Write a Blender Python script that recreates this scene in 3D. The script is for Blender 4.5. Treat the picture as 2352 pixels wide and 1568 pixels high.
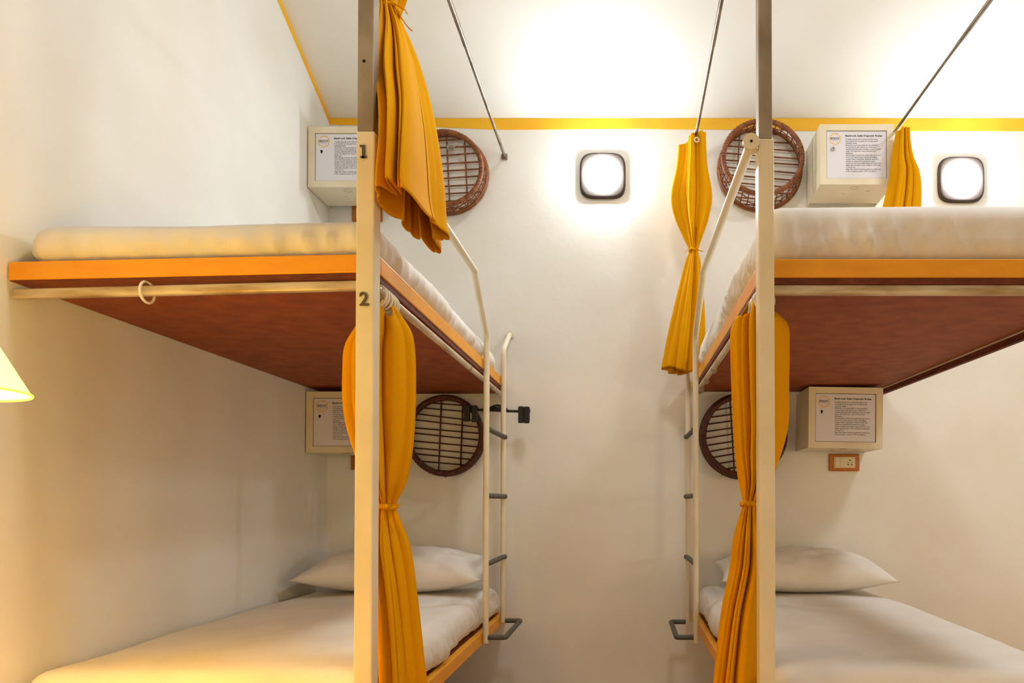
import bpy, bmesh, math, random
from mathutils import Vector, Matrix, noise
random.seed(7)
C = bpy.context.scene
COL = C.collection
PI = math.pi
for o in list(bpy.data.objects): bpy.data.objects.remove(o, do_unlink=True)

# ------------------------------------------------------------------ camera
F, CX, CY, TILT, ZC = 1665.0, 1440.0, 1123.0, math.radians(0.94), 1.0
cam_d = bpy.data.cameras.new('camera'); cam = bpy.data.objects.new('camera', cam_d); COL.objects.link(cam)
cam_d.sensor_width = 36; cam_d.lens = F/2352*36
cam_d.shift_x = (1176-CX)/2352; cam_d.shift_y = (CY-784)/2352
cam_d.clip_start = 0.02
cam.location = (0, 0, ZC); cam.rotation_euler = (PI/2+TILT, 0, 0)
C.camera = cam

def P(px, py, Y):
    """photo pixel at depth Y (metres in front of the camera) -> world point"""
    u, v = (px-CX)/F, (CY-py)/F
    yd = math.cos(TILT)-v*math.sin(TILT); zd = math.sin(TILT)+v*math.cos(TILT)
    s = Y/yd
    return Vector((u*s, Y, ZC+zd*s))

# ------------------------------------------------------------------ world, lights, exposure
w = bpy.data.worlds.new('world'); C.world = w; w.use_nodes = True
w.node_tree.nodes['Background'].inputs[0].default_value = (0.9, 0.93, 1, 1)
w.node_tree.nodes['Background'].inputs[1].default_value = 0.3
C.view_settings.view_transform = 'Standard'; C.view_settings.look = 'None'
C.view_settings.gamma = 1; C.view_settings.use_curve_mapping = False
C.view_settings.exposure = 0.13
SCONCE = 150.0; LAMP_W = 24.0

def area(name, loc, target, size, power, color):
    d = bpy.data.lights.new(name, 'AREA'); d.shape = 'RECTANGLE'; d.size, d.size_y = size
    d.energy = power; d.color = color
    o = bpy.data.objects.new(name, d); COL.objects.link(o); o.location = loc
    o.rotation_euler = (Vector(target)-Vector(loc)).to_track_quat('-Z', 'Y').to_euler()
    return o
area('ceiling_light', (0.15, 1.7, 3.72), (0.15, 1.9, 0.0), (0.4, 0.4), 21, (0.90, 0.96, 1.0))
area('ceiling_light', (2.2, 1.9, 3.70), (2.0, 2.2, 0.0), (0.4, 0.4), 26, (0.90, 0.96, 1.0))
area('warm_fill_right', (2.9, 1.3, 1.2), (1.2, 3.6, 0.8), (0.35, 0.35), 9, (1.0, 0.74, 0.40))  # added warm fill for the lower right wall and board, no visible source
area('warm_fill_front', (0.5, -1.7, 0.9), (0.1, 3, 0.5), (2.2, 1.0), 13, (1.0, 0.76, 0.44))  # broad warm fill added behind the camera, not a fixture of the room

# ------------------------------------------------------------------ materials
def lin(r, g, b):
    f = lambda c: ((c/255+0.055)/1.055)**2.4 if c > 10 else c/255/12.92
    return (f(r), f(g), f(b), 1)

def mat(name, col, rough=0.6, col2=None, nscale=6, bump=0.0, bscale=60, metal=0.0, stretch=(1,1,1), spec=0.4, lo=0.35, hi=0.65, sheen=0.0, trans=0.0):
    m = bpy.data.materials.new(name); m.use_nodes = True
    nt = m.node_tree; b = nt.nodes['Principled BSDF']
    b.inputs['Base Color'].default_value = col; b.inputs['Roughness'].default_value = rough
    b.inputs['Metallic'].default_value = metal; b.inputs['Specular IOR Level'].default_value = spec
    if sheen: b.inputs['Sheen Weight'].default_value = sheen
    tc = nt.nodes.new('ShaderNodeTexCoord'); mp = nt.nodes.new('ShaderNodeMapping')
    mp.inputs['Scale'].default_value = stretch
    nt.links.new(tc.outputs['Object'], mp.inputs['Vector'])
    if col2:
        n = nt.nodes.new('ShaderNodeTexNoise'); n.inputs['Scale'].default_value = nscale; n.inputs['Detail'].default_value = 6
        r = nt.nodes.new('ShaderNodeValToRGB')
        r.color_ramp.elements[0].position = lo; r.color_ramp.elements[0].color = col
        r.color_ramp.elements[1].position = hi; r.color_ramp.elements[1].color = col2
        nt.links.new(mp.outputs[0], n.inputs['Vector']); nt.links.new(n.outputs['Fac'], r.inputs['Fac'])
        nt.links.new(r.outputs['Color'], b.inputs['Base Color'])
    if bump:
        n2 = nt.nodes.new('ShaderNodeTexNoise'); n2.inputs['Scale'].default_value = bscale; n2.inputs['Detail'].default_value = 5
        bp = nt.nodes.new('ShaderNodeBump'); bp.inputs['Strength'].default_value = bump; bp.inputs['Distance'].default_value = 0.004
        nt.links.new(mp.outputs[0], n2.inputs['Vector']); nt.links.new(n2.outputs['Fac'], bp.inputs['Height'])
        nt.links.new(bp.outputs[0], b.inputs['Normal'])
    if trans:
        out = nt.nodes['Material Output']; mx = nt.nodes.new('ShaderNodeMixShader'); tr = nt.nodes.new('ShaderNodeBsdfTranslucent')
        tr.inputs['Color'].default_value = col; mx.inputs[0].default_value = trans
        nt.links.new(b.outputs[0], mx.inputs[1]); nt.links.new(tr.outputs[0], mx.inputs[2]); nt.links.new(mx.outputs[0], out.inputs['Surface'])
    return m

def emis(name, col, strength, base=None):
    m = bpy.data.materials.new(name); m.use_nodes = True
    b = m.node_tree.nodes['Principled BSDF']
    b.inputs['Base Color'].default_value = base or col
    b.inputs['Emission Color'].default_value = col; b.inputs['Emission Strength'].default_value = strength
    return m

M = dict(
    wall=mat('white_plaster', lin(237,235,229), 0.75, lin(232,228,219), 3, 0.22, 28, spec=0.2),
    ceil=mat('white_ceiling', lin(240,239,235), 0.8, lin(235,233,227), 2, 0.12, 18, spec=0.2),
    floor=mat('terracotta_floor', lin(204,160,110), 0.5, lin(190,146,98), 8, 0.1),
    trim=mat('ochre_paint', lin(245,176,30), 0.6, lin(240,192,30), 5),
    orange=mat('orange_paint', lin(240,164,24), 0.45, lin(232,154,18), 9, 0.08, 80, stretch=(1,1,3)),
    ply=mat('brown_board', lin(158,80,28), 0.65, lin(136,64,20), 14, 0.08, 120),
    plyedge=mat('dark_board_edge', lin(118,54,26), 0.7, lin(84,36,18), 20, 0.1, 90, stretch=(1,1,4)),
    cream=mat('cream_paint', lin(232,222,196), 0.4, lin(224,212,180), 7, 0.05, 60),
    steel=mat('worn_steel', lin(176,164,146), 0.45, lin(140,124,100), 9, 0.1, 60, metal=0.35, stretch=(1,1,0.5)),
    pipe=mat('stained_galvanised_pipe', lin(216,202,176), 0.4, lin(168,142,98), 10, 0.1, 60, metal=0.25, stretch=(0.6,0.6,3), lo=0.42, hi=0.7),
    rod=mat('dull_steel_rod', lin(150,138,120), 0.4, lin(110,94,74), 14, metal=0.6),
    rung=mat('grey_rubber', lin(96,94,86), 0.7, lin(84,80,70), 30),
    curtain=mat('mustard_cotton', lin(234,166,2), 0.85, lin(226,156,2), 3, 0.25, 420, trans=0.05, spec=0.08),
    sheet=mat('white_sheet', lin(236,230,222), 0.85, lin(228,221,212), 5, 0.15, 300, spec=0.15, sheen=0.1),
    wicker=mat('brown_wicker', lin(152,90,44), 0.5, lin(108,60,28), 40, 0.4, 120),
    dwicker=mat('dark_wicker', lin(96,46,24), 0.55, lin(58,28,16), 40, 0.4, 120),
    paper=mat('white_paper', lin(226,224,232), 0.7),
    ink=mat('black_ink', lin(60,56,64), 0.7),
    bold=mat('bold_black_ink', lin(34,30,36), 0.7),
    gold=mat('gold_print', lin(226,184,110), 0.7, lin(238,206,150), 60),
    seam=mat('brown_door_gap', lin(130,86,60), 0.7),
    black=mat('black_plastic', lin(26,25,26), 0.4),
    ring=mat('white_plastic', lin(238,232,218), 0.35),
    brass=mat('chrome', lin(200,196,186), 0.25, metal=0.9),
    bronze=mat('bronze_numeral', lin(110,96,74), 0.4, metal=0.5),
    frame=mat('wood_tone_plastic', lin(196,118,36), 0.4, lin(176,100,28), 16),
    plate=mat('cream_plastic', lin(226,214,180), 0.35),
    lampframe=mat('grey_lamp_body', lin(84,72,66), 0.6, lin(72,61,55), 8, spec=0.1),
    hole=mat('dark_hole', lin(18,14,12), 0.9),
    dome=emis('opal_glass_lit', (0.82, 0.935, 1.0, 1), SCONCE),
    bulb=emis('warm_bulb_lit', (1, 0.72, 0.36, 1), 40),
    shade=emis('glowing_yellow_shade', (1, 0.60, 0.016, 1), 21.0, lin(255,236,170)),
    shade_trim=mat('yellow_lampshade', lin(255,240,190), 0.8, trans=0.92),
)

# ------------------------------------------------------------------ mesh helpers
def bx(bm, x0, x1, y0, y1, z0, z1, bev=0.0, seg=2):
    vs = [bm.verts.new((x, y, z)) for x in (x0, x1) for y in (y0, y1) for z in (z0, z1)]
    fs = [(0,1,3,2),(4,6,7,5),(0,4,5,1),(2,3,7,6),(0,2,6,4),(1,5,7,3)]
    faces = [bm.faces.new([vs[i] for i in f]) for f in fs]
    if bev:
        edges = list({e for f in faces for e in f.edges})
        bmesh.ops.bevel(bm, geom=edges, offset=bev, segments=seg, affect='EDGES', profile=0.5)

def tube(bm, pts, r, seg=12, closed=False, caps=True, flat=1.0):
    pts = [Vector(p) for p in pts]; n = len(pts); rings = []
    nrm = None
    for i, p in enumerate(pts):
        if closed: t = pts[(i+1) % n]-pts[i-1]
        else: t = pts[min(i+1, n-1)]-pts[max(i-1, 0)]
        t.normalize()
        if nrm is None:
            a = Vector((0,0,1)) if abs(t.z) < 0.9 else Vector((1,0,0))
            nrm = t.cross(a).normalized()
        nrm = (nrm-t*nrm.dot(t)).normalized(); b = t.cross(nrm)
        rr = r[i] if isinstance(r, (list, tuple)) else r
        rings.append([bm.verts.new(p+rr*(math.cos(k*2*PI/seg)*nrm+flat*math.sin(k*2*PI/seg)*b)) for k in range(seg)])
    for i in range(n if closed else n-1):
        A, B = rings[i], rings[(i+1) % n]
        for k in range(seg): bm.faces.new((A[k], A[(k+1) % seg], B[(k+1) % seg], B[k]))
    if caps and not closed:
        bm.faces.new(rings[0][::-1]); bm.faces.new(rings[-1])

def torus(bm, c, R, r, axis='Y', n=48, seg=10, wob=0.0, sq=1.0):
    pts = []
    for i in range(n):
        a = 2*PI*i/n; R2 = R*(1+wob*noise.noise(Vector((math.cos(a)*2+R*9, math.sin(a)*2, c[1]*5))))
        if axis == 'Y': pts.append((c[0]+R2*math.cos(a), c[1], c[2]+R2*sq*math.sin(a)))
        elif axis == 'X': pts.append((c[0], c[1]+R2*math.cos(a), c[2]+R2*sq*math.sin(a)))
        else: pts.append((c[0]+R2*math.cos(a), c[1]+R2*math.sin(a), c[2]))
    tube(bm, pts, r, seg, closed=True)

def smooth_path(pts, k=8):
    """Catmull-Rom through points"""
    pts = [Vector(p) for p in pts]; out = []
    for i in range(len(pts)-1):
        p0, p1, p2, p3 = pts[max(i-1,0)], pts[i], pts[i+1], pts[min(i+2, len(pts)-1)]
        for j in range(k):
            t = j/k
            out.append(0.5*((2*p1)+(p2-p0)*t+(2*p0-5*p1+4*p2-p3)*t*t+(3*p1-p0-3*p2+p3)*t**3))
    out.append(pts[-1]); return out

def obj(name, bm, m, parent=None, smooth=False, angle=None):
    me = bpy.data.meshes.new(name)
    bmesh.ops.recalc_face_normals(bm, faces=bm.faces)
    bm.to_mesh(me); bm.free()
    if m: me.materials.append(m)
    if smooth:
        for p in me.polygons: p.use_smooth = True
        if angle:
            try: me.set_sharp_from_angle(angle=math.radians(angle))
            except Exception: pass
    o = bpy.data.objects.new(name, me); COL.objects.link(o)
    if parent: o.parent = parent
    return o

def inst(name, me, parent, loc=(0,0,0), rot=(0,0,0), scale=(1,1,1)):
    o = bpy.data.objects.new(name, me); COL.objects.link(o); o.parent = parent
    o.location = loc; o.rotation_euler = rot; o.scale = scale
    return o

def tag(o, label=None, cat=None, group=None, kind=None):
    if label: o['label'] = label
    if cat: o['category'] = cat
    if group: o['group'] = group
    if kind: o['kind'] = kind
    return o

def thing(name, loc, label, cat, group=None, rot=(0,0,0)):
    o = bpy.data.objects.new(name, None); COL.objects.link(o)
    o.location = loc; o.rotation_euler = rot; o.empty_display_size = 0.1
    return tag(o, label, cat, group)

def struct(name, bm, m, smooth=False):
    o = obj(name, bm, m, None, smooth); o['kind'] = 'structure'; return o

def text_mesh(name, body, size, m, extrude=0.0, offset=0.0, spacing=1.0, align='LEFT', line=1.0, res=2):
    cu = bpy.data.curves.new(name, 'FONT'); cu.body = body; cu.size = size; cu.extrude = extrude; cu.offset = offset
    cu.space_character = spacing; cu.align_x = align; cu.space_line = line; cu.resolution_u = res
    t = bpy.data.objects.new(name, cu); COL.objects.link(t)
    bpy.context.view_layer.update()
    me = bpy.data.meshes.new_from_object(t.evaluated_get(bpy.context.evaluated_depsgraph_get()))
    me.name = name; me.materials.clear(); me.materials.append(m)
    bpy.data.objects.remove(t, do_unlink=True); bpy.data.curves.remove(cu)
    return me

# ------------------------------------------------------------------ room shell
XL, YB, YF, XR = -1.591, 3.85, -2.2, 3.6
ZT = P(1440, 272, YB).z; SL = 0.446; YR = 0.9; ZR = ZT+SL*(YB-YR)
bm = bmesh.new(); bx(bm, XL-0.2, XR+0.2, YF-0.2, YB+0.2, -0.15, 0); struct('floor', bm, M['floor'])
bm = bmesh.new(); bx(bm, XL-0.15, XR+0.15, YB, YB+0.15, 0, ZT); struct('wall_back', bm, M['wall'])
def side_wall(name, x0, x1):
    bm = bmesh.new()
    prof = [(YF,0),(YB,0),(YB,ZT),(YR,ZR),(YF,ZR)]
    a = [bm.verts.new((x0,y,z)) for y,z in prof]; b = [bm.verts.new((x1,y,z)) for y,z in prof]
    bm.faces.new(a); bm.faces.new(b[::-1])
    for i in range(5): bm.faces.new((a[i], a[(i+1)%5], b[(i+1)%5], b[i]))
    struct(name, bm, M['wall'])
side_wall('wall_left', XL-0.15, XL); side_wall('wall_right', XR, XR+0.15)
bm = bmesh.new(); bx(bm, XL-0.15, XR+0.15, YF-0.15, YF, 0, ZR); struct('wall_front', bm, M['wall'])
bm = bmesh.new()
prof = [(YB+0.15,ZT-0.15*SL),(YR,ZR),(YF-0.15,ZR),(YF-0.15,ZR+0.15),(YR,ZR+0.15),(YB+0.15,ZT+0.15)]
a = [bm.verts.new((XL-0.15,y,z)) for y,z in prof]; b = [bm.verts.new((XR+0.15,y,z)) for y,z in prof]
for i in range(6): bm.faces.new((a[i], a[(i+1)%6], b[(i+1)%6], b[i]))
bm.faces.new(a[::-1]); bm.faces.new(b); bmesh.ops.triangulate(bm, faces=[f for f in bm.faces if len(f.verts) > 4])
struct('ceiling', bm, M['ceil'])
# painted ochre band below the ceiling on the back wall: hand-painted, so its lower edge wanders
bm = bmesh.new(); top = []; bot = []
keys = [(752,286),(1000,292),(1140,298),(1440,296),(1700,298),(1900,301),(2352,301)]
for i in range(61):
    px = 752+(3000-752)*i/60
    x = P(px, 290, YB).x
    for (a0,b0),(a1,b1) in zip(keys, keys[1:]):
        if a0 <= px <= a1: yy = b0+(b1-b0)*(px-a0)/(a1-a0)
    zb = P(px, yy, YB).z+0.002*noise.noise(Vector((x*5,0,3)))
    top.append((x, ZT)); bot.append((x, zb))
for (xa,za),(xb,zb),(xc,zc),(xd,zd) in zip(bot, bot[1:], top[1:], top):
    q = [(xa,za),(xb,zb),(xc,zc),(xd,zd)]
    f1 = [bm.verts.new((x,YB-0.003,z)) for x,z in q]; f0 = [bm.verts.new((x,YB,z)) for x,z in q]
    bm.faces.new(f1)
    bm.faces.new((f1[0],f1[1],f0[1],f0[0]))
bmesh.ops.remove_doubles(bm, verts=bm.verts, dist=1e-5)
struct('trim_1', bm, M['trim'])
bm = bmesh.new()
w_ = 0.032
prof = [(YB,ZT-w_),(YB,ZT),(YR,ZR),(YR,ZR-w_*1.35)]
a = [bm.verts.new((XL,y,z)) for y,z in prof]; b = [bm.verts.new((XL+0.003,y,z)) for y,z in prof]
bm.faces.new(b)
for i in range(4): bm.faces.new((a[i], a[(i+1)%4], b[(i+1)%4], b[i]))
struct('trim_2', bm, M['trim'])

# ------------------------------------------------------------------ bunk beds
def shear(o, f):
    for v in o.data.vertices: v.co.z += f(v.co.x, v.co.y)

def bunk(root, X0, X1, inner, z_board, z_rail0, z_rail1, zlow0, zlow1, wallside, post_x, ladder_Y, tiltf=lambda x,y: 0.0, boardtilt=None, pipetilt=None):
    """X0..X1: outer and inner extent in x, front at y 1.85, back at the wall. inner=+1 when aisle is on the right."""
    YFR, YBK = 1.85, YB-0.012
    L = root.matrix_world
    def part(name, bm, m, parent=root, **k):
        o = obj(name, bm, m, parent, **k)
        for v in o.data.vertices: v.co -= root.location
        return o
    lo, hi = min(X0, X1), max(X0, X1)
    boardtilt = boardtilt or tiltf; pipetilt = pipetilt or tiltf
    # upper level
    bm = bmesh.new(); bx(bm, lo, hi, YFR, YFR+0.028, z_rail0, z_rail1, 0.003); o = part('front_rail', bm, M['orange']); shear(o, tiltf)
    bm = bmesh.new(); bx(bm, lo, hi, YBK-0.028, YBK, z_rail0, z_rail1, 0.003); o = part('back_rail', bm, M['orange']); shear(o, tiltf)
    sides = [X1] if wallside else [X0, X1]
    for xs in sides:
        s = 1 if xs == hi else -1
        a, b = (xs-0.028, xs) if s > 0 else (xs, xs+0.028)
        bm = bmesh.new(); bx(bm, a, b, YFR+0.0285, YBK-0.0285, z_rail0, z_rail1, 0.003); o = part('side_rail', bm, M['orange']); shear(o, tiltf)
    bm = bmesh.new(); bx(bm, lo+0.002, hi-0.004, YFR+0.004, YBK, z_board, z_rail0-0.0005)
    o = part('base_board', bm, M['ply']); shear(o, boardtilt)
    o.data.materials.append(M['plyedge'])
    for p in o.data.polygons:
        if abs(p.normal.z) < 0.5: p.material_index = 1
    # curtain pipe below the board: front and side runs
    pz0, pz1 = z_board-0.026, z_board-0.0005
    bm = bmesh.new(); bx(bm, lo+0.003, hi-0.008, YFR+0.006, YFR+0.026, pz0, pz1, 0.005, 3); o = part('curtain_rail', bm, M['pipe'], smooth=True, angle=50); shear(o, pipetilt)
    for xs in sides:
        s = 1 if xs == hi else -1
        c = xs-s*0.016
        if inner < 0 and s > 0:
            bm = bmesh.new(); bx(bm, xs-0.022, xs-0.004, YFR+0.03, YBK-0.004, pz0-0.002, pz1, 0.002); o = part('edge_strip', bm, M['plyedge']); shear(o, tiltf)
            bm = bmesh.new(); bx(bm, xs-0.031, xs-0.0225, YFR+0.03, YBK-0.004, pz1-0.004, pz1, 0.001); o = part('edge_strip', bm, M['cream']); shear(o, tiltf)
            continue
        bm = bmesh.new(); tube(bm, [(c, YFR+0.03, pz0+0.011), (c, YBK-0.004, pz0+0.011)], 0.0115, 12); o = part('curtain_rail', bm, M['pipe'], smooth=True, angle=50); shear(o, tiltf)
        for yj in (3.0, 3.28, 3.5, 3.57):
            bm = bmesh.new(); tube(bm, [(c, yj, pz0+0.011), (c, yj+0.008, pz0+0.011)], 0.0135, 12); part('rail_clip', bm, M['steel'], smooth=True, angle=50)
    # lower bed frame
    for nm, q in (('lower_front_rail', (lo, hi, YFR, YFR+0.028)), ('lower_back_rail', (lo, hi, YBK-0.028, YBK))):
        bm = bmesh.new(); bx(bm, *q, zlow0, zlow1, 0.003); part(nm, bm, M['orange'])
    for xs in (X0, X1):
        s = 1 if xs == hi else -1
        a, b = (xs-0.028, xs) if s > 0 else (xs, xs+0.028)
        bm = bmesh.new(); bx(bm, a, b, YFR+0.0285, YBK-0.0285, zlow0, zlow1, 0.003); part('lower_side_rail', bm, M['orange'])
    bm = bmesh.new(); bx(bm, lo+0.03, hi-0.03, YFR+0.03, YBK-0.03, zlow1-0.03, zlow1-0.006); part('lower_base_board', bm, M['ply'])
    for y in (YFR+0.03, YBK-0.07):
        for x in (lo+0.03, hi-0.07):
            if x > hi-0.1 and inner > 0: continue      # aisle side: post in front, rail fixed to the wall at the back
            if x < lo+0.1 and inner < 0: continue
            bm = bmesh.new(); bx(bm, x, x+0.04, y, y+0.04, 0.0, zlow1-0.031, 0.003); part('leg', bm, M['cream'])
    # post
    pa, pb, pj = post_x
    bm = bmesh.new(); bx(bm, pa, pb, 1.80, 1.8485, 0, pj, 0.004); part('post', bm, M['cream'])
    bm = bmesh.new(); bx(bm, pa+0.001, pb-0.004, 1.8005, 1.842, pj+0.0005, 2.86, 0.003); o = part('post_extension', bm, M['steel']); o['label'] = 'bare steel upper length of the post'
    return part

RZ = lambda py, Y, px=1440: P(px, py, Y).z
# --- left bunk
LX = -0.640
bl = thing('bunk_bed', (-1.1, 2.8, 0), 'orange and cream bunk bed against the left wall, with bronze numbers on its post', 'bunk bed', 'steel bunk beds')
zl_board, zl_r0, zl_r1 = RZ(640,1.854), RZ(624,1.85), RZ(582,1.85)
def ltilt(x, y):   # the left deck sags a little towards the wall (local x)
    xx = x-1.1
    return 0.021*(xx-LX)/0.95
def lboard(x, y): return 0.006*((x-1.1)-LX)/0.95
def lpipe(x, y): return 0.024*((x-1.1)-LX)/0.95
def prt_left():
    return bunk(bl, XL+0.003, LX, 1, zl_board, zl_r0, zl_r1, 0.366, 0.417, True, (P(818,400,1.8).x, P(860,400,1.8).x, RZ(300,1.8)), 3.2, ltilt, lboard, lpipe)
part = prt_left()

def ladder(root, part_fn, X, s, Yf, Yb, wall_end=True, post_pt=None):
    """two uprights s=+1 aisle to the right; guard tube runs forward to the post, rear one to the wall"""
    loc = root.location
    def L(p): return Vector(p)-loc
    r = 0.0132
    zt = RZ(778, Yf)
    bm = bmesh.new()
    a = (X, Yf, RZ(1476, Yf)); b = (X, Yf, zt)
    c = (X, 2.96, RZ(621, 2.95)); d = post_pt
    pts = [a, (X,Yf,1.0), b, (X, Yf-0.012, zt+0.025), (X, 2.975, c[2]-0.022), c]
    pts = [Vector(p) for p in pts]
    path = [pts[0], pts[1], pts[2]-Vector((0,0,0.03))]+smooth_path([pts[2], pts[3]], 3)+smooth_path([pts[4], pts[5], Vector((X,2.93,c[2]+0.001))], 3)
    path += [Vector(d[0])]
    tube(bm, path, r, 14)
    q = (X, Yb, RZ(1428, Yb)); t2 = RZ(805, Yb)
    tube(bm, [q, (X,Yb,1.0), (X,Yb,t2-0.03), (X,Yb,t2), (X, Yb+0.01, t2+0.012), (X, YB-0.012, RZ(770, YB))], r, 14)
    # wall flange and flattened lug at the post
    o = obj('ladder', bm, M['cream'], root, smooth=True, angle=40)
    for v in o.data.vertices: v.co -= loc
    bm = bmesh.new(); tube(bm, [(X, YB-0.0115, RZ(770,YB)), (X, YB-0.0005, RZ(770,YB))], 0.022, 14)
    f = obj('wall_flange', bm, M['cream'], o)
    for v in f.data.vertices: v.co -= loc
    for py in (994, 1139, 1286):
        z = RZ(py, (Yf+Yb)/2)
        bm = bmesh.new(); tube(bm, [(X+s*0.004, Yf+0.013, z), (X+s*0.006, Yb-0.0135, z)], 0.012, 12)
        tube(bm, [(X+s*0.006, Yb-0.0136, z), (X+s*0.013, Yb-0.004, z)], 0.012, 12)
        rg = obj('rung', bm, M['rung'], o, smooth=True, angle=40); rg['label'] = 'grey rubber covered rung'
        for v in rg.data.vertices: v.co -= loc
    zs = RZ(1463, Yf)
    e = s*0.088
    bm = bmesh.new()
    tube(bm, smooth_path([(X+s*0.013,Yf,zs),(X+e-s*0.012,Yf,zs),(X+e,Yf+0.012,zs)],4)+smooth_path([(X+e,Yb-0.012,zs),(X+e-s*0.012,Yb,zs),(X+s*0.013,Yb,zs)],4), 0.012, 12)
    st = obj('bottom_step', bm, M['rung'], o, smooth=True, angle=40); st['label'] = 'grey U-shaped step sticking out at the ladder foot'
    for v in st.data.vertices: v.co -= loc
    if len(d) > 1:
        bm = bmesh.new()
        tube(bm, [d[1], d[2]], 0.021, 20)
        lug = obj('guard_bracket', bm, M['cream'], o, smooth=True, angle=40)
        for v in lug.data.vertices: v.co -= loc
        bm = bmesh.new(); h = Vector(d[1]); tube(bm, [h+Vector((0,-0.001,0)), h+Vector((0,0.0005,0))], 0.0035, 10)
        hh = obj('bolt_hole', bm, M['hole'], o)
        for v in hh.data.vertices: v.co -= loc
    return o
LLX = -0.6245
ladder(bl, part, LLX, 1, 3.215, 3.66, post_pt=[(LLX, 1.86, RZ(621,2.95))])

# wall end post hole, numerals
def lpart(name, bm, m, root, **k):
    o = obj(name, bm, m, root, **k)
    for v in o.data.vertices: v.co -= root.location
    return o
bm = bmesh.new(); h = P(836,140,1.80); tube(bm, [h+Vector((0,-0.0004,0)), h+Vector((0,0.001,0))], 0.004, 12); lpart('bolt_hole', bm, M['hole'], bl)
def numeral(ch, px, py, hgt):
    me = text_mesh('number', ch, hgt*1.4, M['bronze'], extrude=0.002, offset=0.0008)
    me.transform(Matrix.Rotation(PI/2, 4, 'X'))
    xs = [v.co.x for v in me.vertices]; zs = [v.co.z for v in me.vertices]
    me.transform(Matrix.Translation((-(min(xs)+max(xs))/2, 0, -(min(zs)+max(zs))/2)))
    p = P(px, py, 1.7975)-bl.location
    o = inst('number', me, bl, p)
    o['label'] = 'bronze numeral %s on the post front' % ch
numeral('2', 836, 686, 0.034)
# numeral one with slab serifs
bm = bmesh.new(); p = P(835, 348, 1.7975)
bx(bm, p.x-0.0035, p.x+0.0035, p.y-0.002, p.y+0.002, p.z-0.016, p.z+0.016)
bx(bm, p.x-0.008, p.x+0.008, p.y-0.002, p.y+0.002, p.z-0.016, p.z-0.012)
bx(bm, p.x-0.009, p.x-0.003, p.y-0.002, p.y+0.002, p.z+0.012, p.z+0.016)
o = lpart('number', bm, M['bronze'], bl); o['label'] = 'bronze numeral 1 on the post front'

# upper curtain rods
def top_rod(root, X, z, y0=1.843):
    bm = bmesh.new()
    tube(bm, [(X, y0, z), (X, YB-0.014, z)], 0.0078, 12)
    tube(bm, [(X, 2.25, z), (X, 2.9, z)], 0.0092, 12)
    lpart('curtain_rod', bm, M['rod'], root, smooth=True, angle=40)
    bm = bmesh.new(); bx(bm, X-0.018, X+0.014, YB-0.014, YB-0.0005, z-0.016, z+0.014, 0.003)
    lpart('rod_bracket', bm, M['rod'], root)
ZROD = P(1157, 361, YB).z
top_rod(bl, P(1160,361,YB).x, ZROD)

# --- right bunk
RX, RX2 = 0.345, 1.335
br = thing('bunk_bed', (0.85, 2.8, 0), 'orange and cream bunk bed on the right, with plain unnumbered post', 'bunk bed', 'steel bunk beds')
zr_board, zr_r0, zr_r1 = RZ(652,1.854), RZ(637,1.85), RZ(594,1.85)
def rtilt(x, y): return 0.022*((y+2.8)-1.85)/2.0
bunk(br, RX2, RX, -1, zr_board, zr_r0, zr_r1, 0.366, 0.417, False, (P(1743,600,1.8).x, P(1779,600,1.8).x, RZ(317,1.8)), 3.3, rtilt)
bm = bmesh.new(); bx(bm, RX2-0.045, RX2-0.002, 1.80, 1.8485, 0, 1.93, 0.004); lpart('post', bm, M['cream'], br)
bm = bmesh.new(); bx(bm, RX2-0.044, RX2-0.006, 1.8005, 1.842, 1.9305, 2.86, 0.003); lpart('post_extension', bm, M['steel'], br)
bp = P(1725, 326, 1.80)
RLX = 0.3135
ladder(br, None, RLX, -1, 3.30, 3.72, post_pt=[(bp.x, 1.822, bp.z-0.004), (bp.x, 1.795, bp.z), (bp.x, 1.803, bp.z)])
bm = bmesh.new(); bx(bm, bp.x, 0.3275, 1.804, 1.822, bp.z-0.02, bp.z+0.012, 0.003); lpart('post_bracket', bm, M['cream'], br)
top_rod(br, 0.347, ZROD); top_rod(br, 1.335, ZROD)

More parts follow.
